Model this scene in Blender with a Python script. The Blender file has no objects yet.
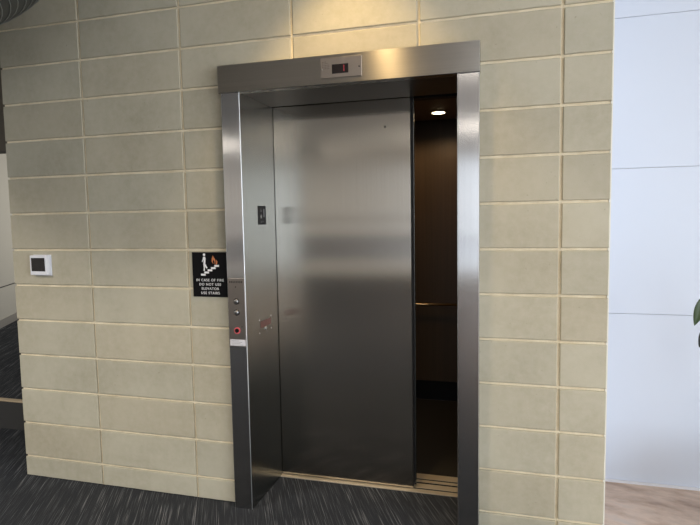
import bpy, bmesh, math, random
from mathutils import Matrix, Vector
random.seed(4)
S = bpy.context.scene
COL = S.collection

# ------------------------------------------------------------------ camera
cam = bpy.data.cameras.new('camera')
cam.sensor_width = 36.0
cam.lens = 552.8 / 700.0 * 36.0
cam.clip_start = 0.02
co = bpy.data.objects.new('camera', cam); COL.objects.link(co)
right = Vector((.963, .268, -.017)).normalized()
fwd = Vector((-.268, .960, -.0805)).normalized()
fwd = (fwd - right * fwd.dot(right)).normalized()
up = right.cross(fwd)
co.matrix_world = Matrix(((right.x, up.x, -fwd.x, 2.1805), (right.y, up.y, -fwd.y, -2.537),
                          (right.z, up.z, -fwd.z, 1.4914), (0, 0, 0, 1)))
S.camera = co

# ------------------------------------------------------------------ world, daylight, exposure
w = bpy.data.worlds.new('world'); S.world = w; w.use_nodes = True
w.node_tree.nodes['Background'].inputs[0].default_value = (.70, .80, 1, 1)
w.node_tree.nodes['Background'].inputs[1].default_value = 0.6
S.view_settings.view_transform = 'Standard'
S.view_settings.look = 'None'
S.view_settings.gamma = 1
S.view_settings.use_curve_mapping = False
S.view_settings.exposure = 0.0


def area(name, loc, target, sx, sy, power, color, spread=math.pi):
    l = bpy.data.lights.new(name, 'AREA'); l.shape = 'RECTANGLE'; l.size = sx; l.size_y = sy
    l.energy = power; l.color = color; l.spread = spread
    o = bpy.data.objects.new(name, l); COL.objects.link(o)
    o.location = loc
    o.rotation_euler = (Vector(target) - Vector(loc)).to_track_quat('-Z', 'Y').to_euler()
    return o


# daylight filling the two window walls
area('daylight_side_window', (6.98, -4.0, 1.5), (0, -4.0, 1.5), 5.6, 2.5, 330, (.80, .90, 1.0))
area('daylight_rear_window', (4.0, -9.45, 1.5), (4.0, 0, 1.5), 5.0, 2.5, 95, (.84, .91, 1.0))
area('daylight_stair_window', (-2.6, 4.6, 1.7), (-3.8, 3.0, 1.4), 1.2, 1.4, 26, (1.0, .97, .9))
# unseen ceiling panels added to brighten the block wall and the rear lobby
FILL_PANELS = [(-1.25, -2.9, 112), (2.9, -3.2, 44), (-4.4, -7.4, 66), (2.6, -7.4, 44)]
for lx, ly, lp in FILL_PANELS:
    area('added_panel_lamp', (lx, ly, 3.03), (lx, ly, 0), 1.16, .56, lp, (1.0, .93, .84))


# ------------------------------------------------------------------ materials
def mat(name, col=(.5, .5, .5), rough=.5, metal=0.0, **k):
    m = bpy.data.materials.new(name); m.use_nodes = True
    b = m.node_tree.nodes['Principled BSDF']
    b.inputs['Base Color'].default_value = (*col, 1)
    b.inputs['Roughness'].default_value = rough
    b.inputs['Metallic'].default_value = metal
    for n, v in k.items():
        b.inputs[n.replace('_', ' ')].default_value = v
    return m


def node(m, t, **k):
    n = m.node_tree.nodes.new(t)
    for a, v in k.items():
        if a.startswith('i_'):
            n.inputs[a[2:].replace('_', ' ')].default_value = v
        else:
            setattr(n, a, v)
    return n


def link(m, a, b): m.node_tree.links.new(a, b)
def bsdf(m): return m.node_tree.nodes['Principled BSDF']


def wpos(m, scale=(1, 1, 1), rotz=0):
    g = node(m, 'ShaderNodeNewGeometry')
    v = g.outputs['Position']
    if rotz:
        r = node(m, 'ShaderNodeMapping'); r.inputs['Rotation'].default_value = (0, 0, rotz)
        link(m, v, r.inputs[0]); v = r.outputs[0]
    mp = node(m, 'ShaderNodeMapping'); mp.inputs['Scale'].default_value = scale
    link(m, v, mp.inputs[0])
    return mp.outputs[0]


def noise(m, vec, scale=5, detail=3, rough=.5):
    n = node(m, 'ShaderNodeTexNoise'); n.inputs['Scale'].default_value = scale
    n.inputs['Detail'].default_value = detail; n.inputs['Roughness'].default_value = rough
    link(m, vec, n.inputs['Vector'])
    return n.outputs['Fac']


def ramp(m, fac, stops, interp='LINEAR'):
    r = node(m, 'ShaderNodeValToRGB'); cr = r.color_ramp; cr.interpolation = interp
    while len(cr.elements) < len(stops): cr.elements.new(.5)
    for e, (p, c) in zip(cr.elements, stops):
        e.position = p; e.color = (*c, 1) if len(c) == 3 else c
    link(m, fac, r.inputs[0])
    return r.outputs[0]


def bump(m, h, strength, dist):
    b = node(m, 'ShaderNodeBump'); b.inputs['Strength'].default_value = strength
    b.inputs['Distance'].default_value = dist
    link(m, h, b.inputs['Height']); link(m, b.outputs[0], bsdf(m).inputs['Normal'])


def mix(m, fac, a, b, mode='MIX'):
    n = node(m, 'ShaderNodeMix', data_type='RGBA', blend_type=mode)
    for s, v in ((n.inputs[0], fac), (n.inputs[6], a), (n.inputs[7], b)):
        if hasattr(v, 'links'): link(m, v, s)
        elif isinstance(v, tuple): s.default_value = (*v, 1)
        else: s.default_value = v
    return n.outputs[2]


def steel(name, brush, col=(.50, .49, .47), rough=.17, aniso=1.0, streak=.03):
    """brushed stainless; brush = axis of the brushing grain ('x','y','z')"""
    m = mat(name, col, rough, 1.0)
    b = bsdf(m)
    sc = {'x': (.5, 110, 110), 'y': (110, .5, 110), 'z': (110, 110, .5)}[brush]
    n1 = noise(m, wpos(m, sc), 1.0, 2)
    c1 = ramp(m, n1, [(.3, tuple(c * (1 - streak) for c in col)), (.7, tuple(c * (1 + streak) for c in col))])
    link(m, c1, b.inputs['Base Color'])
    b.inputs['Anisotropic'].default_value = aniso
    c = node(m, 'ShaderNodeCombineXYZ')
    # highlights stretch across the grain
    v = {'x': (0, 0, 1), 'y': (0, 0, 1), 'z': (1, 0, 0), 'zy': (0, 1, 0)}[brush]
    for i in range(3): c.inputs[i].default_value = v[i]
    link(m, c.outputs[0], b.inputs['Tangent'])
    return m


M = {}
M['steel_v'] = steel('stainless steel, vertical grain', 'z', (.50, .462, .405))
M['steel_jamb'] = steel('stainless steel jamb', 'z', (.52, .51, .50), .20)
M['steel_h'] = steel('stainless steel, horizontal grain', 'x', (.47, .44, .39), .29, .92)
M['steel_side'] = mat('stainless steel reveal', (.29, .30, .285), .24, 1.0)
M['soffit'] = mat('shaded steel soffit', (.15, .145, .135), .35, 1.0)  # same steel as the frame, underside shade darkened into the colour
M['steel_plate'] = mat('satin steel plate', (.43, .39, .36), .33, 1.0)
M['steel_edge'] = mat('polished steel edge', (.8, .8, .8), .35, 1.0)
M['chrome'] = mat('chrome', (.42, .42, .42), .3, 1.0)
M['dark_metal'] = mat('dark painted metal', (.02, .02, .02), .5, .3)
M['sill'] = mat('aluminium sill', (.80, .68, .50), .42, .6)
M['groove'] = mat('sill groove', (.02, .018, .015), .7)
M['black'] = mat('black plastic', (.006, .006, .007), .6, Specular_IOR_Level=.25)
M['black_matte'] = mat('black sign face', (.004, .004, .005), .5, Specular_IOR_Level=.15)
M['white_print'] = mat('white lettering', (.85, .85, .85), .5)
M['grey_print'] = mat('grey raised lettering', (.26, .26, .26), .5)
M['dark_print'] = mat('dark engraved lettering', (.05, .045, .04), .6)
M['flame'] = mat('orange flame print', (.55, .19, .07), .5)
M['white_plastic'] = mat('white plastic', (.80, .80, .83), .35)
M['sticker'] = mat('pale label sticker', (.68, .66, .68), .5)
M['red_ring'] = mat('red ring', (.70, .12, .13), .4)
M['red_print'] = mat('faded red enamel', (.13, .055, .045), .5)
M['screen'] = mat('display glass', (.01, .008, .009), .12)
M['digit'] = mat('dim red digit', (.2, .01, .02), .5, 0, Emission_Color=(1, .1, .2, 1), Emission_Strength=.1)
M['ceiling'] = mat('painted ceiling', (.62, .60, .57), .9)
M['plaster'] = mat('painted plaster', (.76, .71, .64), .85)
M['soffit_dark'] = mat('dark brown bulkhead paint', (.16, .145, .12), .85)
M['stair_wall'] = mat('painted stair wall', (.55, .52, .45), .8)
M['base_grey'] = mat('grey rubber base', (.30, .28, .25), .7)
M['base_dark'] = mat('dark rubber base', (.04, .04, .04), .6)
M['nosing'] = mat('tan stair nosing', (.50, .40, .27), .6)
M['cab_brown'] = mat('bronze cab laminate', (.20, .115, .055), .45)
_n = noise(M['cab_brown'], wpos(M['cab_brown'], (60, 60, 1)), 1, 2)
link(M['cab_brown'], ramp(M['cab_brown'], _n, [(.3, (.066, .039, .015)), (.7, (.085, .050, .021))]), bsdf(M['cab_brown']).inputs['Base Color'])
M['cab_ceiling'] = mat('bronze ceiling panel', (.14, .085, .045), .4, .3)
M['cab_floor'] = mat('dark cab floor', (.02, .018, .016), .7)
M['brass'] = mat('bronze handrail', (.55, .38, .2), .3, 1.0)
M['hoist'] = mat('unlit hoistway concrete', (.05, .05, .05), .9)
M['frame_alu'] = mat('anodised window frame', (.25, .25, .26), .4, .8)
M['pendant'] = mat('dark ribbed shade', (.055, .06, .06), .5, .2)
M['rib'] = mat('grey rib edge', (.34, .36, .36), .45, .2)
M['pot'] = mat('charcoal glazed pot', (.05, .05, .055), .35)
M['soil'] = mat('potting soil', (.03, .02, .014), .95)
M['stem'] = mat('woody stem', (.09, .06, .035), .8)
M['leaf'] = mat('glossy green leaf', (.035, .065, .02), .4)
M['leaf_dark'] = mat('dark leaf', (.012, .018, .016), .4)
M['corner_bead'] = mat('pale corner joint', (.80, .78, .70), .6)


# block masonry
m = M['block'] = mat('ground-face block', (.5, .47, .38), .8)
p = wpos(m)
big = noise(m, p, 2.3, 4, .6); fine = noise(m, p, 26, 5, .65); grain = noise(m, p, 240, 2, .6)
c = ramp(m, big, [(.3, (.372, .338, .242)), (.7, (.495, .458, .345))])
c = mix(m, ramp(m, fine, [(.35, (0, 0, 0)), (.75, (.55, .55, .55))]), c, (.52, .475, .38))
at = node(m, 'ShaderNodeAttribute', attribute_name='tone')
c = mix(m, 1.0, c, at.outputs['Color'], 'MULTIPLY')
pits = noise(m, p, 60, 2, .5)
c = mix(m, ramp(m, pits, [(.24, (.5, .5, .5)), (.30, (0, 0, 0))]), c, (.25, .22, .17))
link(m, c, bsdf(m).inputs['Base Color'])
h = node(m, 'ShaderNodeMath', operation='ADD'); link(m, fine, h.inputs[0]); link(m, grain, h.inputs[1])
bump(m, h.outputs[0], .25, .002)
m = M['mortar'] = mat('sand mortar', (.62, .50, .32), .9)
p = wpos(m)
link(m, ramp(m, noise(m, p, 9, 4, .7), [(.3, (.66, .56, .38)), (.7, (.84, .75, .56))]), bsdf(m).inputs['Base Color'])
bump(m, noise(m, p, 120, 3), .5, .003)

# carpet: charcoal with long fine grey streaks, laid at an angle to the wall
m = M['carpet'] = mat('charcoal streaked carpet', (.03, .03, .03), .95)
ROT = -math.radians(28)
p1 = wpos(m, (190, 3.4, 1), ROT); p2 = wpos(m, (60, 1.1, 1), ROT)
n1 = noise(m, p1, 1, 2, .6); n2 = noise(m, p2, 1, 2, .55); n3 = noise(m, wpos(m), 420, 2, .6)
a = ramp(m, n1, [(.52, (0, 0, 0)), (.70, (1, 1, 1))])
b2 = ramp(m, n2, [(.40, (.2, .2, .2)), (.66, (1, 1, 1))])
k = mix(m, 1.0, a, b2, 'MULTIPLY')
c = mix(m, k, (.038, .042, .049), (.29, .295, .31))
c = mix(m, 1.0, c, ramp(m, n3, [(.3, (.45, .45, .45)), (.7, (1.3, 1.3, 1.3))]), 'MULTIPLY')
link(m, c, bsdf(m).inputs['Base Color'])
bsdf(m).inputs['Specular IOR Level'].default_value = .15
bump(m, n3, .9, .004)

# brown marbled stone floor
m = M['stone'] = mat('brown marbled stone', (.3, .2, .16), .35)
p = wpos(m, (1.5, 3.2, 1), .25)
n = noise(m, p, 2.4, 8, .62); n2 = noise(m, p, 11, 4, .6)
c = ramp(m, n, [(.30, (.30, .19, .14)), (.44, (.52, .36, .26)), (.56, (.68, .51, .39)), (.72, (.58, .48, .41))])
c = mix(m, ramp(m, n2, [(.45, (0, 0, 0)), (.75, (.4, .4, .4))]), c, (.5, .40, .33))
link(m, c, bsdf(m).inputs['Base Color'])

m = M['white_panel'] = mat('white wall panel', (.68, .73, .815), .35)


# ------------------------------------------------------------------ mesh helpers
class MB:
    def __init__(self, origin=(0, 0, 0)):
        self.v = []; self.f = []; self.mi = []; self.o = Vector(origin); self.smooth = []

    def add(self, vs, fs, mi=0, smooth=False):
        n = len(self.v)
        self.v += [tuple(Vector(v) - self.o) for v in vs]
        for f in fs:
            self.f.append([i + n for i in f]); self.mi.append(mi); self.smooth.append(smooth)

    def box(self, x0, x1, y0, y1, z0, z1, mi=0, bev=0.0):
        if bev <= 0:
            vs = [(x, y, z) for x in (x0, x1) for y in (y0, y1) for z in (z0, z1)]
            fs = [(0, 1, 3, 2), (4, 6, 7, 5), (0, 4, 5, 1), (2, 3, 7, 6), (0, 2, 6, 4), (1, 5, 7, 3)]
            self.add(vs, fs, mi); return
        bm = bmesh.new()
        bmesh.ops.create_cube(bm, size=1)
        for v in bm.verts:
            v.co = Vector(((x0 + x1) / 2 + v.co.x * (x1 - x0), (y0 + y1) / 2 + v.co.y * (y1 - y0), (z0 + z1) / 2 + v.co.z * (z1 - z0)))
        bmesh.ops.bevel(bm, geom=bm.edges[:] , offset=bev, segments=2, affect='EDGES', profile=.6)
        self.bm(bm, mi)

    def bm(self, bm, mi=0, smooth=False):
        bm.verts.index_update()
        self.add([v.co.copy() for v in bm.verts], [[v.index for v in f.verts] for f in bm.faces], mi, smooth)
        bm.free()

    def lathe(self, c, prof, axis='z', n=32, mi=0, smooth=True, cap=True):
        """prof = [(r, t)]; axis 'z' or '-y' (t runs towards -y) or 'x'"""
        vs = []
        for r, t in prof:
            for i in range(n):
                a = 2 * math.pi * i / n
                ca, sa = r * math.cos(a), r * math.sin(a)
                vs.append({'z': (c[0] + ca, c[1] + sa, c[2] + t), '-y': (c[0] + ca, c[1] - t, c[2] + sa),
                           'x': (c[0] + t, c[1] + ca, c[2] + sa)}[axis])
        fs = []
        for j in range(len(prof) - 1):
            for i in range(n):
                k = (i + 1) % n
                fs.append((j * n + i, j * n + k, (j + 1) * n + k, (j + 1) * n + i))
        self.add(vs, fs, mi, smooth)
        if cap:
            self.add([vs[i] for i in range(n)], [list(range(n))[::-1]], mi)
            self.add([vs[(len(prof) - 1) * n + i] for i in range(n)], [list(range(n))], mi)

    def tube(self, pts, rad, n=8, mi=0):
        pts = [Vector(q) for q in pts]
        if not isinstance(rad, (list, tuple)): rad = [rad] * len(pts)
        vs = []
        for i, q in enumerate(pts):
            d = (pts[min(i + 1, len(pts) - 1)] - pts[max(i - 1, 0)]).normalized()
            a = d.orthogonal().normalized() if i == 0 else (self._a - d * self._a.dot(d)).normalized()
            self._a = a; b = d.cross(a)
            for k in range(n):
                t = 2 * math.pi * k / n
                vs.append(q + (a * math.cos(t) + b * math.sin(t)) * rad[i])
        fs = [(j * n + i, j * n + (i + 1) % n, (j + 1) * n + (i + 1) % n, (j + 1) * n + i) for j in range(len(pts) - 1) for i in range(n)]
        fs += [list(range(n))[::-1], [(len(pts) - 1) * n + i for i in range(n)]]
        self.add(vs, fs, mi, True)

    def prism(self, poly, y0, y1, mi=0):
        """poly in xz, extruded from y0 to y1"""
        n = len(poly)
        vs = [(x, y0, z) for x, z in poly] + [(x, y1, z) for x, z in poly]
        self.add(vs, [list(range(n)), [n + i for i in range(n)][::-1]] + [(i, n + i, n + (i + 1) % n, (i + 1) % n) for i in range(n)], mi)

    def build(self, name, mats, parent=None, world=False):
        me = bpy.data.meshes.new(name)
        me.from_pydata(self.v, [], self.f)
        for mm in (mats if isinstance(mats, (list, tuple)) else [mats]): me.materials.append(mm)
        me.polygons.foreach_set('material_index', self.mi)
        me.polygons.foreach_set('use_smooth', self.smooth)
        bm = bmesh.new(); bm.from_mesh(me); bmesh.ops.recalc_face_normals(bm, faces=bm.faces); bm.to_mesh(me); bm.free()
        me.update()
        o = bpy.data.objects.new(name, me); COL.objects.link(o)
        if parent: o.parent = parent
        else: o.location = self.o
        return o


def thing(name, label, cat, loc, group=None):
    o = bpy.data.objects.new(name, None); COL.objects.link(o)
    o.empty_display_size = .05
    o.location = loc; o['label'] = label; o['category'] = cat
    if group: o['group'] = group
    return o


def struct(mb, name, mats):
    o = mb.build(name, mats); o['kind'] = 'structure'; return o


def boxes(name, mats, *bs, parent=None, bev=0, kind='structure', origin=(0, 0, 0)):
    mb = MB(origin)
    for b in bs: mb.box(*b, bev=bev)
    o = mb.build(name, mats, parent)
    if not parent and kind: o['kind'] = kind
    return o


def text(name, body, size, loc, rot, m, parent, depth=.0006, offset=0.0, xs=1.0):
    """lettering turned into a mesh; loc in world, centred"""
    cu = bpy.data.curves.new(name, 'FONT'); cu.body = body; cu.size = size
    cu.align_x = 'CENTER'; cu.align_y = 'CENTER'; cu.extrude = depth; cu.offset = offset; cu.space_character = 1.2 if len(body) > 2 else 1.0
    t = bpy.data.objects.new(name, cu); COL.objects.link(t)
    dg = bpy.context.evaluated_depsgraph_get()
    me = bpy.data.meshes.new_from_object(t.evaluated_get(dg))
    bpy.data.objects.remove(t)
    T = Matrix.Translation(Vector(loc) - parent.location) @ rot @ Matrix.Diagonal((xs, 1, 1, 1))
    me.transform(T); me.materials.clear(); me.materials.append(m)
    o = bpy.data.objects.new(name, me); COL.objects.link(o); o.parent = parent
    return o


FRONT = Matrix.Rotation(math.pi / 2, 4, 'X')                                     # faces -y
SIDE = Matrix.Rotation(math.pi / 2, 4, 'Z') @ Matrix.Rotation(math.pi / 2, 4, 'X')  # faces +x

# ------------------------------------------------------------------ room shell
XL, XR, YB, YF, ZC = -6.0, 7.0, -9.5, 6.0, 3.05
boxes('floor', M['carpet'], (XL, 2.607, YB, 0.336, -.10, 0), (XL, .60, .336, YF, -.10, 0))
boxes('floor_stone', M['stone'], (2.607, XR, YB, .80, -.10, 0))
boxes('ceiling', M['ceiling'], (XL, XR, YB, YF, ZC, ZC + .1))
boxes('wall_west', M['plaster'], (XL - .1, XL, YB, YF, 0, ZC))
boxes('wall_north', M['plaster'], (XL, .6, YF, YF + .1, 0, ZC))
# back of the lobby: solid plaster on the left, windows on the right
boxes('wall_back', M['plaster'], (XL, 1.5, YB - .1, YB, 0, ZC), (1.5, XR, YB - .1, YB, 2.75, ZC), (1.5, XR, YB - .1, YB, 0, .25), (6.5, XR, YB - .1, YB, .25, 2.75))
boxes('reflection_bands', mat('dark reflection band', (.10, .075, .06), .5), (XL, 1.5, YB, YB + .02, .50, 1.08), (XL, 1.5, YB, YB + .02, 1.42, 1.50))  # unseen dark bands, added for the steel door and jamb to reflect
boxes('baseboard_back', M['base_dark'], (XL, 1.5, YB, YB + .015, 0, .12))
boxes('wall_right', M['plaster'], (XR, XR + .1, YB, -6.8, 0, ZC), (XR, XR + .1, -1.2, .8, 0, ZC), (XR, XR + .1, -6.8, -1.2, 2.75, ZC), (XR, XR + .1, -6.8, -1.2, 0, .25))
mb = MB()
for x in (1.5, 2.75, 4.0, 5.25, 6.44): mb.box(x, x + .06, YB, YB + .06, .25, 2.75)
for z in (.25, .95, 2.69): mb.box(1.5, 6.5, YB + .005, YB + .055, z, z + .06)
struct(mb, 'window_1', M['frame_alu'])
mb = MB()
for y in (-6.8, -5.4, -4.0, -2.6, -1.26): mb.box(XR - .06, XR, y, y + .06, .25, 2.75)
for z in (.25, .95, 2.69): mb.box(XR - .055, XR - .005, -6.8, -1.2, z, z + .06)
struct(mb, 'window_2', M['frame_alu'])

# white panelled wall to the right, behind the block wall's end
mb = MB()
zs = [0.012, .948, 1.728, 2.508, ZC]
mb.box(2.30, XR, .732, .80, 0, ZC, 1)
for a, b in zip(zs, zs[1:]):
    mb.box(2.30, XR, .72, .731, a + .0011, b - .0011, 0, bev=.0008)
struct(mb, 'wall_right_return', [M['white_panel'], mat('panel joint', (.80, .80, .80), .8)])

boxes('baseboard_right', M['white_plastic'], (2.60, XR, .709, .7195, 0, .013))
# block wall
WT = .20
X0, X1 = -.545, 2.607
vj = [X0, -.010, .5955, 1.201, 1.8065, 2.412, X1]
hj = [0.0] + [2.357 - .2032 * r for r in range(11, -5, -1)]
hj = [z for z in hj if z < ZC] + [ZC]
OX0, OX1, OZ = .86, 2.05, 2.1538
J = .0062
mb = MB(); tones = []
mb.box(X0 + .004, OX0, .0105, WT, 0, ZC, 1); mb.box(OX1, X1 - .004, .0105, WT, 0, ZC, 1); mb.box(OX0, OX1, .0105, WT, OZ, ZC, 1)
nf0 = len(mb.f)
tone = [(1, 1, 1, 1)] * nf0


def block(x0, x1, z0, z1):
    if x1 - x0 < .02 or z1 - z0 < .01: return
    g = random.uniform(.94, 1.05); wr = random.uniform(-.015, .015)
    t = (g + wr, g, g - wr, 1)
    n0 = len(mb.f)
    # subdivided front with a softened, slightly worn arris
    nx, nz = max(2, int((x1 - x0) / .05)), max(2, int((z1 - z0) / .05))
    xs = [x0, x0 + .003] + [x0 + .003 + (x1 - x0 - .006) * i / nx for i in range(1, nx)] + [x1 - .003, x1]
    zz = [z0, z0 + .003] + [z0 + .003 + (z1 - z0 - .006) * i / nz for i in range(1, nz)] + [z1 - .003, z1]
    A, B = len(xs), len(zz); vs = []
    for i, x in enumerate(xs):
        for j, z in enumerate(zz):
            e = i in (0, A - 1) or j in (0, B - 1)
            jx = random.uniform(-.0007, .0007); jz = random.uniform(-.0009, .0009)
            vs.append((x + (jx if i in (0, A - 1) else 0), (.003 if e else 0.0), z + (jz if j in (0, B - 1) else 0)))
    fs = [(i * B + j, (i + 1) * B + j, (i + 1) * B + j + 1, i * B + j + 1) for i in range(A - 1) for j in range(B - 1)]
    n = len(vs)
    ring = [i * B for i in range(A)] + [(A - 1) * B + j for j in range(1, B)] + [i * B + B - 1 for i in range(A - 2, -1, -1)] + [j for j in range(B - 2, 0, -1)]
    back = [(vs[r][0], .014, vs[r][2]) for r in ring]
    fs += [(ring[q], ring[(q + 1) % len(ring)], n + (q + 1) % len(ring), n + q) for q in range(len(ring))]
    mb.add(vs + back, fs, 0)
    tone.extend([t] * (len(mb.f) - n0))


for x0, x1 in zip(vj, vj[1:]):
    for z0, z1 in zip(hj, hj[1:]):
        a0, a1 = x0 + (J if x0 != X0 else 0), x1 - (J if x1 != X1 else 0)
        b0, b1 = z0 + (J if z0 > 0 else .004), z1 - J
        if b1 < OZ + .05 and a1 > OX0 and a0 < OX1:          # meets the doorway
            if a0 < OX0: block(a0, OX0, b0, b1 if b1 < OZ or True else OZ)
            if a1 > OX1: block(OX1, a1, b0, b1)
        else:
            block(a0, a1, b0, b1)
o = struct(mb, 'wall_front', [M['block'], M['mortar']])
ca = o.data.color_attributes.new('tone', 'FLOAT_COLOR', 'CORNER')
for poly in o.data.polygons:
    for li in poly.loop_indices: ca.data[li].color = tone[poly.index]
boxes('trim_1', M['corner_bead'], (X1 - .003, X1 + .005, .008, WT, 0, ZC))
boxes('trim_2', M['white_panel'], (X1 - .31, X1 - .01, WT, .72, 0, ZC))

# shaft around the lift
boxes('wall_shaft', M['hoist'], (.45, .60, WT, 2.15, 0, ZC), (2.44, 2.60 - .305, WT, 2.15, 0, ZC) if False else (2.20, 2.29, WT, 2.15, 0, ZC),
      (.60, 2.20, 2.05, 2.15, 0, ZC), (.60, 2.20, WT, 2.05, 2.75, 2.85),
      (.60, .895, .337, .44, 0, 2.75), (2.022, 2.20, .337, .56, 0, 2.75), (.60, 2.022, .350, .362, 2.14, 2.75))

boxes('floor_pit', M['hoist'], (.60, 2.607, .337, 2.15, -.35, -.30), (.60, 2.607, .30, .336, -.35, -.10), (.5, .60, .3, 2.15, -.35, 0), (2.20, 2.607, .337, .80, -.30, -.11))

# left: raised landing, stair wall, bulkhead
mb = MB(); mb.box(-4.6, .45, .577, YF, 0, .205, 0)
struct(mb, 'floor_landing', M['carpet'])
boxes('baseboard_landing', M['base_dark'], (-4.6, .45, .570, .577, 0, .205))
mb = MB(); mb.box(-4.6, .45, .560, .60, .205, .217, 0, bev=.003)
struct(mb, 'trim_3', M['nosing'])
d = Vector((-.50, .866, 0)); a = Vector((-3.05, 1.47, 0)); nrm = Vector((.866, .5, 0))


def slab(name, z0, z1, off, thick, m_, L0=-1.0, L1=4.6):
    mbx = MB(); q = [a + d * L0 + nrm * off, a + d * L1 + nrm * off, a + d * L1 + nrm * (off - thick), a + d * L0 + nrm * (off - thick)]
    mbx.add([(v.x, v.y, z) for z in (z0, z1) for v in q], [(0, 1, 2, 3), (4, 5, 6, 7), (0, 1, 5, 4), (1, 2, 6, 5), (2, 3, 7, 6), (3, 0, 4, 7)])
    return struct(mbx, name, m_)


slab('wall_left_stair', .205, .69, 0, .1, M['stair_wall'])
slab('wall_left_upper', .705, ZC, 0, .1, M['stair_wall'])
slab('trim_4', .69, .705, -.006, .09, M['base_dark'])
slab('baseboard_left', .205, .30, .012, .012, M['base_grey'])
boxes('wall_left_bulkhead', M['soffit_dark'], (-4.6, .45, 1.30, 1.42, 2.11, ZC))

# ------------------------------------------------------------------ elevator entrance frame
t = thing('elevator_entrance', 'brushed stainless steel doorway frame set into the tan block wall', 'door frame', (1.457, 0, 0))
FX0, IX0, IX1, FX1 = .838, .937, 1.979, 2.075
for x0, x1 in ((FX0, IX0), (IX1, FX1)):
    mb = MB(t.location)
    mb.box(x0 + .0022, x1 - .0022, -.0400, -.0375, 0, 2.108, 0)
    mb.box(x0, x1, -.0370, -.0002, 0, 2.1075, 1)
    jb = mb.build('jamb', [M['steel_jamb'], M['steel_side']], t)
    for xe, sg in ((x0, 1), (x1, -1)):       # polished folded edge
        mb = MB(t.location)
        mb.add([(xe, -.0365, 0), (xe + sg * .0026, -.0402, 0), (xe + sg * .0034, -.0372, 0), (xe, -.0365, 2.1078), (xe + sg * .0026, -.0402, 2.1078), (xe + sg * .0034, -.0372, 2.1078)],
               [(0, 1, 2), (3, 4, 5), (0, 1, 4, 3), (1, 2, 5, 4), (2, 0, 3, 5)])
        mb.build('folded_edge', M['steel_edge'], jb)
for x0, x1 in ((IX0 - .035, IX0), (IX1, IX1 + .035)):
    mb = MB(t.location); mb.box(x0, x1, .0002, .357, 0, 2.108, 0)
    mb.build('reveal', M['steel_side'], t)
mb = MB(t.location); mb.box(FX0 - .007, FX1 + .001, -.052, -.0495, 2.109, 2.2375, 0); mb.box(FX0 - .008, FX1 + .002, -.0493, -.0002, 2.108, 2.2385, 1, bev=.001)
mb.build('header', [M['steel_h'], M['steel_side']], t)
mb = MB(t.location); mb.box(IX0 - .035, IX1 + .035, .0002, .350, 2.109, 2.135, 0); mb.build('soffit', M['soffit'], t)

# sill
t = thing('elevator_sill', 'grooved metal threshold between carpet and elevator', 'threshold', (1.457, .38, 0))
mb = MB(t.location)
for y0, y1, z1 in ((.336, .370, .0045), (.386, .436, .004)): mb.box(IX0 - .03, IX1 + .03, y0, y1, .0022 if y0 > .34 else -.01, z1, 0)
mb.build('landing_sill', M['sill'], t)
mb = MB(t.location); mb.box(IX0 - .03, IX1 + .03, .3362, .4358, -.03, .002); mb.build('groove_bed', M['groove'], t)

# landing doors
t = thing('elevator_door', 'wide brushed steel elevator door panel facing the lobby, mostly closed', 'door', (1.33, .352, 0))
mb = MB(t.location); mb.box(.905, 1.706, .364, .386, .010, 2.13, 0); mb.build('door_panel', M['steel_v'], t)
mb = MB(t.location); mb.box(1.7063, 1.710, .366, .384, .02, 2.125); mb.build('edge_seal', M['dark_metal'], t)
mb = MB(t.location); mb.lathe((1.573, .3639, 1.966), [(.0052, 0), (.0052, .001), (.003, .0015)], '-y', 16); mb.build('key_hole', M['dark_metal'], t)
t = thing('elevator_door', 'dark rear elevator door edge just behind the wide steel panel', 'door', (1.33, .402, 0))
mb = MB(t.location); mb.box(.905, 1.716, .402, .424, .012, 2.13, 0, bev=.0015); mb.build('door_panel', M['dark_metal'], t)
mb = MB(t.location); mb.box(1.7162, 1.719, .403, .423, .012, 2.13); mb.build('door_edge', M['steel_side'], t)

# ------------------------------------------------------------------ lift car
t = thing('elevator_car', 'dim bronze-lined elevator car seen through the narrow door gap', 'elevator car', (1.457, 1.2, 0))
L = t.location
CX0, CX1, CY0, CY1 = .70, 2.15, .56, 1.898
def part(name, m_, *bs, bev=0, par=t):
    mbx = MB(L)
    for b in bs: mbx.box(*b, bev=bev)
    return mbx.build(name, m_, par)
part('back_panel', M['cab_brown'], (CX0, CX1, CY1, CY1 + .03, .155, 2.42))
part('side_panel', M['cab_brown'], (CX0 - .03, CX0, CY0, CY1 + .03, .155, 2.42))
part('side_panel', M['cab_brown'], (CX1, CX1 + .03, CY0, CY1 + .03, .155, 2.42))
part('kick_plate', M['black'], (CX0, CX1, CY1 - .006, CY1 + .03, .0, .154), (CX0 - .03, CX0 + .006, CY0, CY1 - .007, 0, .154), (CX1 - .006, CX1 + .03, CY0, CY1 - .007, 0, .154))
part('car_floor', M['cab_floor'], (CX0, CX1, .56, CY1 - .0061, -.03, 0))
part('car_sill', M['sill'], (IX0 - .03, IX1 + .03, .456, .482, .0015, .003), (IX0 - .03, IX1 + .03, .498, .558, .0015, .003))
part('sill_bed', M['groove'], (IX0 - .03, IX1 + .03, .4562, .5585, -.04, .0013))
part('car_door', M['dark_metal'], (.905, 1.707, .470, .495, .012, 2.13))
part('transom', M['dark_metal'], (CX0, CX1, .50, .56, 2.128, 2.42))
part('front_return', M['steel_side'], (CX0, .90, .50, .559, 0, 2.127))
part('front_return', M['steel_side'], (2.022, CX1, .561, .59, 0, 2.127))
part('car_roof', M['dark_metal'], (CX0 - .03, CX1 + .03, .50, CY1 + .03, 2.425, 2.45))
cp = part('ceiling_panel', M['cab_ceiling'], (CX0 + .1, CX1 - .1, .66, 1.66, 2.205, 2.225), bev=.003)
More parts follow.
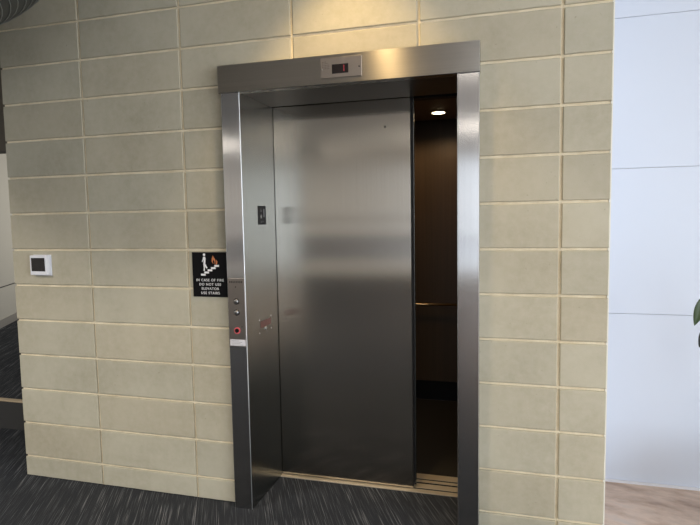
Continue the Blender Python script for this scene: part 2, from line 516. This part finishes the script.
for lx, ly in ((1.74, 1.36), (1.12, 1.36)):
    mbx = MB(L); mbx.lathe((lx, ly, 2.2035), [(.052, -.003), (.052, .0012)], 'z', 28); mbx.lathe((lx, ly, 2.2002), [(.044, -.0012), (.044, 0)], 'z', 28, mi=1)
    mbx.build('downlight', [M['chrome'], mat('glowing lens', (1, .9, .7), .5, 0, Emission_Color=(1, .78, .5, 1), Emission_Strength=9)], cp)
    l = bpy.data.lights.new('car_lamp', 'SPOT'); l.energy = 7.5; l.color = (1, .66, .34); l.spot_size = math.radians(168); l.spot_blend = .3; l.shadow_soft_size = .04
    lo = bpy.data.objects.new('car_lamp', l); COL.objects.link(lo); lo.location = (lx, ly, 2.19)
mbx = MB(L); mbx.tube([(CX0 + .1, CY1 - .045, .79), (CX1 - .1, CY1 - .045, .79)], .009, 12)
hr = mbx.build('handrail', M['brass'], t)
for x in (.95, 1.457, 1.96):
    mbx = MB(L); mbx.tube([(x, CY1 - .045, .79), (x, CY1 - .001, .79)], .006, 8)
    mbx.build('rail_bracket', M['brass'], hr)

# ------------------------------------------------------------------ floor indicator on the header
t = thing('floor_indicator', 'small steel display plate with dark window on the frame header', 'floor indicator', (1.457, -.052, 2.177)); L = t.location
mbx = MB(L); mbx.box(1.361, 1.556, -.0555, -.0522, 2.133, 2.223, 0, bev=.0008); mbx.build('plate', M['steel_plate'], t)
s = part('display_window', M['screen'], (1.416, 1.494, -.0562, -.0556, 2.151, 2.192), par=t)
mbx = MB(L)
mbx.box(1.4715, 1.475, -.0568, -.0563, 2.158, 2.171); mbx.box(1.4715, 1.475, -.0568, -.0563, 2.173, 2.186)
mbx.build('digit', M['digit'], s)
for x in (1.368, 1.545):
    mbx = MB(L); mbx.lathe((x, -.0556, 2.174), [(.0035, 0), (.0035, .001), (.002, .0018)], '-y', 14); mbx.build('screw', M['dark_metal'] if x > 1.5 else M['chrome'], t)
mbx = MB(L)
for i in range(5):
    for j in range(5):
        if i + j < 7: mbx.lathe((1.371 + i * .0075, -.0556, 2.176 + j * .0075 ), [(.0018, 0), (.0018, .0003)], '-y', 8)
mbx.build('speaker_grille', M['dark_print'], t)

# ------------------------------------------------------------------ call station on the left jamb
t = thing('call_button_panel', 'slim steel call station with two round buttons and a red-ringed key switch', 'call panel', (.886, -.040, .85)); L = t.location
mbx = MB(L); mbx.box(.8425, .9325, -.0430, -.0402, .852, 1.20, 0, bev=.0008); mbx.build('face_plate', M['steel_plate'], t)
for z in (1.083, 1.027):
    mbx = MB(L); mbx.lathe((.887, -.0431, z), [(.0155, 0), (.0155, .002), (.0135, .003)], '-y', 28); c1 = mbx.build('button_ring', M['dark_metal'], t)
    mbx = MB(L); mbx.lathe((.887, -.0462, z), [(.0122, 0), (.0122, .004), (.009, .006), (.002, .0066)], '-y', 28); mbx.build('button', M['chrome'], c1)
mbx = MB(L); mbx.lathe((.887, -.0431, .935), [(.017, 0), (.017, .002)], '-y', 28); kr = mbx.build('key_switch_ring', M['red_ring'], t)
mbx = MB(L); mbx.lathe((.887, -.0452, .935), [(.011, 0), (.011, .003)], '-y', 20); mbx.build('key_cylinder', M['black'], kr)
mbx = MB(L); mbx.lathe((.914, -.0431, .955), [(.0028, 0), (.0028, .001)], '-y', 12); mbx.build('indicator_dot', M['dark_metal'], t)
mbx = MB(L); mbx.lathe((.885, -.0431, 1.156), [(.003, 0), (.003, .001)], '-y', 12); mbx.build('indicator_dot', M['dark_metal'], t)
mbx = MB(L)
for x in [.852 + i * .0092 for i in range(8)]:
    mbx.box(x, x + .0055, -.0434, -.0431, 1.176, 1.186)
mbx.build('engraved_line', M['dark_print'], t)
s = part('label_sticker', M['sticker'], (.846, .931, -.0436, -.0431, .857, .889), par=t)
mbx = MB(L)
for k, wd in enumerate((.066, .05, .06, .045)): mbx.box(.852, .852 + wd, -.0439, -.0437, .861 + .0068 * k, .8628 + .0068 * k)
mbx.build('fine_print', M['grey_print'], s)

# ------------------------------------------------------------------ plates on the left reveal
t = thing('floor_number_plate', 'black raised-numeral floor plate on the left steel reveal', 'floor sign', (.9345, .183, 1.513)); L = t.location
mbx = MB(L); mbx.box(.9340, .9375, .131, .234, 1.463, 1.563, 0, bev=.001); mbx.build('plate', M['black'], t)
text('numeral', '1', .062, (.9376, .208, 1.522), SIDE, M['grey_print'], t, .0006, .001)
mbx = MB(L)
pts = []
for k in range(10):
    r = .014 if k % 2 == 0 else .006
    pts.append((.172 + r * math.sin(k * math.pi / 5), 1.506 + r * math.cos(k * math.pi / 5)))
mbx.add([(x, y, z) for x in (.9374, .9384) for y, z in pts], [list(range(10)), list(range(10, 20))] + [(i, (i + 1) % 10, 10 + (i + 1) % 10, 10 + i) for i in range(10)])
mbx.build('star', M['grey_print'], t)
mbx = MB(L)
for y, z in ((.17, 1.482), (.17, 1.476), (.177, 1.476), (.192, 1.482), (.199, 1.479), (.165, 1.54), (.172, 1.547), (.179, 1.54), (.165, 1.533), (.179, 1.533)):
    mbx = MB(L); mbx.lathe((.9374, y, z), [(.0022, 0), (.0012, .0009)], 'x', 10)
    mbx.build('braille_dot', M['grey_print'], t)

t = thing('fire_service_plate', 'small steel key-switch plate with faded red field on the left reveal', 'switch plate', (.9345, .187, .925)); L = t.location
mbx = MB(L); mbx.box(.9340, .9368, .103, .272, .883, .968, 0, bev=.0008); mbx.build('plate', M['steel_side'], t)
part('red_field', M['red_print'], (.9369, .9373, .125, .258, .915, .950), par=t)
for y in (.112, .262):
    for z in (.891, .960):
        mbx = MB(L); mbx.lathe((.9369, y, z), [(.004, 0), (.004, .001), (.002, .0016)], 'x', 12); mbx.build('screw', M['chrome'], t)
mbx = MB(L); mbx.lathe((.9369, .19, .903), [(.010, 0), (.010, .003), (.006, .004)], 'x', 20); mbx.build('key_switch', M['chrome'], t)

# ------------------------------------------------------------------ fire sign
t = thing('fire_sign', 'black sign with white stair figure and orange flame beside the left jamb', 'sign', (.722, 0, 1.097)); L = t.location
mbx = MB(L); mbx.box(.623, .823, -.0055, -.0005, 1.097, 1.328, 0, bev=.001); mbx.build('sign_board', M['black_matte'], t)
for k, s_ in enumerate(('IN CASE OF FIRE', 'DO NOT USE', 'ELEVATOR', 'USE STAIRS')):
    text('lettering', s_, .0182, (.722, -.0058, 1.1835 - .0222 * k), FRONT, M['white_print'], t, .0003, .0001, 1.0)
mbx = MB(L)
sx, sz, dx, dz = .672, 1.207, .0195, .0115
for k in range(5):
    mbx.prism([(sx + k * dx, sz + k * dz), (sx + k * dx, sz + k * dz + .010), (sx + k * dx + .0265, sz + k * dz + .010), (sx + k * dx + .0265, sz + k * dz)], -.0062, -.0056)
mbx.build('stair_symbol', M['white_print'], t)
fx = .6935
mbx = MB(L); mbx.lathe((fx, -.0056, 1.315), [(.0068, 0), (.0068, .0006)], '-y', 20)
mbx.prism([(fx - .006, 1.305), (fx + .005, 1.305), (fx + .008, 1.297), (fx + .006, 1.272), (fx + .001, 1.262), (fx - .006, 1.264), (fx - .004, 1.282)], -.0062, -.0056)
mbx.prism([(fx - .006, 1.304), (fx - .004, 1.298), (fx - .007, 1.285), (fx - .011, 1.277), (fx - .014, 1.279), (fx - .010, 1.288)], -.0062, -.0056)
mbx.prism([(fx - .006, 1.266), (fx + .001, 1.266), (fx + .002, 1.248), (fx + .001, 1.232), (fx - .006, 1.232), (fx - .004, 1.248)], -.0062, -.0056)
mbx.prism([(fx, 1.268), (fx + .006, 1.268), (fx + .017, 1.247), (fx + .013, 1.243), (fx + .004, 1.252)], -.0062, -.0056)
mbx.build('walking_figure', M['white_print'], t)
mbx = MB(L)
gx = .745
mbx.prism([(gx, 1.268), (gx - .009, 1.280), (gx - .008, 1.296), (gx - .001, 1.312), (gx + .002, 1.303), (gx + .010, 1.294), (gx + .013, 1.284), (gx + .009, 1.270), (gx + .006, 1.268), (gx + .008, 1.278), (gx + .002, 1.290), (gx - .003, 1.282)], -.0062, -.0056)
mbx.prism([(gx + .012, 1.266), (gx + .015, 1.276), (gx + .018, 1.289), (gx + .023, 1.281), (gx + .022, 1.270), (gx + .017, 1.262)], -.0062, -.0056)
mbx.build('flame_symbol', M['flame'], t)

# ------------------------------------------------------------------ thermostat
t = thing('thermostat', 'small white square thermostat with dark screen on the block wall', 'thermostat', (-.336, 0, 1.255)); L = t.location
mbx = MB(L); mbx.box(-.393, -.272, -.006, -.0003, 1.196, 1.314, 0, bev=.002); mbx.build('back_plate', M['white_plastic'], t)
mbx = MB(L); mbx.box(-.396, -.277, -.030, -.0062, 1.200, 1.311, 0, bev=.005); h_ = mbx.build('housing', M['white_plastic'], t)
mbx = MB(L); mbx.box(-.384, -.292, -.0312, -.0302, 1.222, 1.297, 0); mbx.build('screen', M['screen'], h_)

# ------------------------------------------------------------------ pendant at the upper left
t = thing('pendant_lamp', 'large dark round shade with thin pale ribs hanging at the upper left corner', 'lamp', (-.41, -1.15, 2.14)); L = t.location
px, py = -.41, -1.15
PZ = .12
prof = [(.20, 2.02), (.30, 2.045), (.40, 2.075), (.48, 2.105), (.56, 2.14), (.64, 2.18), (.71, 2.225), (.77, 2.27), (.83, 2.315), (.89, 2.36), (.94, 2.41), (.98, 2.46), (.98, 2.54), (.98, 2.62)]
prof = [(a_, b_ + PZ) for a_, b_ in prof]
mbx = MB(L)
mbx.lathe((px, py, 0), prof, 'z', 72, cap=False)
mbx.lathe((px, py, 0), [(r - .012, z + .01) for r, z in prof], 'z', 72, cap=False)
mbx.lathe((px, py, 0), [(.20, 2.14), (.20, 2.144)], 'z', 48)
mbx.lathe((px, py, 0), [(.979, 2.735), (.979, 2.742)], 'z', 72)
sh = mbx.build('lamp_shade', M['pendant'], t)
for r, z in prof + [((a_[0] + b_[0]) / 2 + .002, (a_[1] + b_[1]) / 2) for a_, b_ in zip(prof, prof[1:])]:
    mbx = MB(L); mbx.tube([(px + (r + .001) * math.cos(q * math.pi / 36), py + (r + .001) * math.sin(q * math.pi / 36), z) for q in range(73)], .0022, 6)
    mbx.build('rib', M['rib'], sh)
mbx = MB(L); mbx.tube([(px, py, 2.74), (px, py, ZC - .03)], .006, 8); mbx.build('cord', M['black'], t)
mbx = MB(L); mbx.lathe((px, py, ZC - .03), [(.07, 0), (.07, .0299)], 'z', 24); mbx.build('canopy', M['dark_metal'], t)

# ------------------------------------------------------------------ ceiling downlights in the lobby
def downlight(x, y, label, power, size=95, tilt=0.0, blend=.6, soft=.05, col=(1, .74, .40)):
    tt = thing('ceiling_downlight', label, 'ceiling light', (x, y, ZC), 'recessed lobby downlights')
    mb1 = MB(tt.location); mb1.lathe((x, y, ZC - .007), [(.085, 0), (.085, .0065)], 'z', 32); mb1.build('trim_ring', M['white_plastic'], tt)
    mb1 = MB(tt.location); mb1.lathe((x, y, ZC - .0095), [(.065, 0), (.065, .002)], 'z', 32)
    mb1.build('lens', mat('warm lens', (1, .9, .7), .5, 0, Emission_Color=(1, .75, .42, 1), Emission_Strength=30), tt)
    l = bpy.data.lights.new('downlight_lamp', 'SPOT'); l.energy = power; l.color = col
    l.spot_size = math.radians(size); l.spot_blend = blend; l.shadow_soft_size = soft
    lo = bpy.data.objects.new('downlight_lamp', l); COL.objects.link(lo); lo.location = (x, y, ZC - .03)
    lo.rotation_euler = (tilt, 0, 0)


downlight(1.50, -.42, 'round recessed ceiling light above the elevator header', 60, 80, math.radians(8), col=(1, .70, .33))

for lx, ly, lp in FILL_PANELS:  # frames around the added fill panels, none in view
    tt = thing('added_ceiling_light', 'rectangular ceiling panel out of view, added to brighten the lobby', 'ceiling light', (lx, ly, ZC), 'added ceiling lights')
    mb1 = MB(tt.location)
    for b in ((-.62, -.58, -.32, .32), (.58, .62, -.32, .32), (-.58, .58, -.32, -.28), (-.58, .58, .28, .32)):
        mb1.box(lx + b[0], lx + b[1], ly + b[2], ly + b[3], ZC - .015, ZC)
    mb1.build('light_frame', M['white_plastic'], tt)

# ------------------------------------------------------------------ potted plant just outside the right edge
t = thing('potted_plant', 'green leafy plant at the right edge before the white wall', 'plant', (3.42, .22, 0)); L = t.location
mbx = MB(L); mbx.lathe((3.42, .22, 0), [(.12, 0), (.15, .04), (.185, .30), (.195, .34), (.175, .345)], 'z', 36); pot = mbx.build('pot', M['pot'], t)
mbx = MB(L); mbx.lathe((3.42, .22, .345), [(.168, 0), (.165, .006)], 'z', 30); mbx.build('soil', M['soil'], t)


def leaf(base, tip, width, m_, roll=0.0, sag=.03):
    base, tip = Vector(base), Vector(tip); ax = tip - base; ln = ax.length; ax.normalize()
    sd = ax.cross(Vector((0, 0, 1)))
    sd = (Matrix.Rotation(roll, 3, ax) @ (sd.normalized() if sd.length > .01 else Vector((1, 0, 0))))
    nn = ax.cross(sd); n = 10; vs = []
    for i in range(n + 1):
        s1 = i / n; wv = width * (math.sin(math.pi * s1 ** .8) ** .8 if 0 < s1 < 1 else .02)
        c_ = base + ax * ln * s1 - Vector((0, 0, 1)) * sag * math.sin(math.pi * s1)
        for e, off in ((-1, .12), (0, 0), (1, .12)):
            vs.append(c_ + sd * e * wv / 2 + nn * wv * off)
    vs2 = [v - nn * .0012 for v in vs]; N = len(vs)
    fs = [(i * 3 + e, i * 3 + e + 1, i * 3 + e + 4, i * 3 + e + 3) for i in range(n) for e in (0, 1)]
    fs2 = [tuple(N + q for q in f[::-1]) for f in fs]
    ed = [(i * 3 + e, (i + 1) * 3 + e, N + (i + 1) * 3 + e, N + i * 3 + e) for i in range(n) for e in (0, 2)]
    mb1 = MB(L); mb1.add(vs + vs2, fs + fs2 + ed, 0, True)
    return mb1.build('leaf', m_, t)


st = [(3.42, .22, .345), (3.40, .23, .6), (3.36, .25, .85), (3.33, .26, 1.1), (3.34, .26, 1.35)]
mbx = MB(L); mbx.tube(st, [.014, .012, .010, .007, .004], 10); mbx.build('stem', M['stem'], t)
mbx = MB(L)
leaf((3.045, .28, 1.105), (3.018, .28, .975), .055, M['leaf'], 1.2, 0)
mbx.tube([(3.35, .255, 1.0), (3.22, .27, 1.10), (3.12, .28, 1.14), (3.045, .28, 1.105)], [.003, .0025, .002, .0018], 6)
leaf((3.062, .28, .975), (3.040, .28, .875), .060, M['leaf_dark'], 1.0, 0)
mbx.tube([(3.37, .245, .82), (3.25, .26, .96), (3.15, .28, 1.01), (3.062, .28, .975)], [.003, .0025, .002, .0018], 6)
for k in range(11):
    an = -1.5 + k * .62; z = .75 + k * .06
    if math.cos(an + math.pi) > .3 and False: continue
    b0 = Vector((3.36 - .03 * (k > 5), .25, z)); r = .17
    e0 = b0 + Vector((math.cos(an) * .08, math.sin(an) * .06, .06)); tp = e0 + Vector((math.cos(an) * r * .8, math.sin(an) * r * .7, -.06))
    if tp.x < 3.2 or tp.y > .6: tp.x = max(tp.x, 3.2)
    leaf(e0, tp, .055, M['leaf'], .3, .02)
    mbx.tube([b0, (b0 + e0) / 2 + Vector((0, 0, .02)), e0], [.003, .002, .0018], 6)
mbx.build('twig', M['stem'], t)
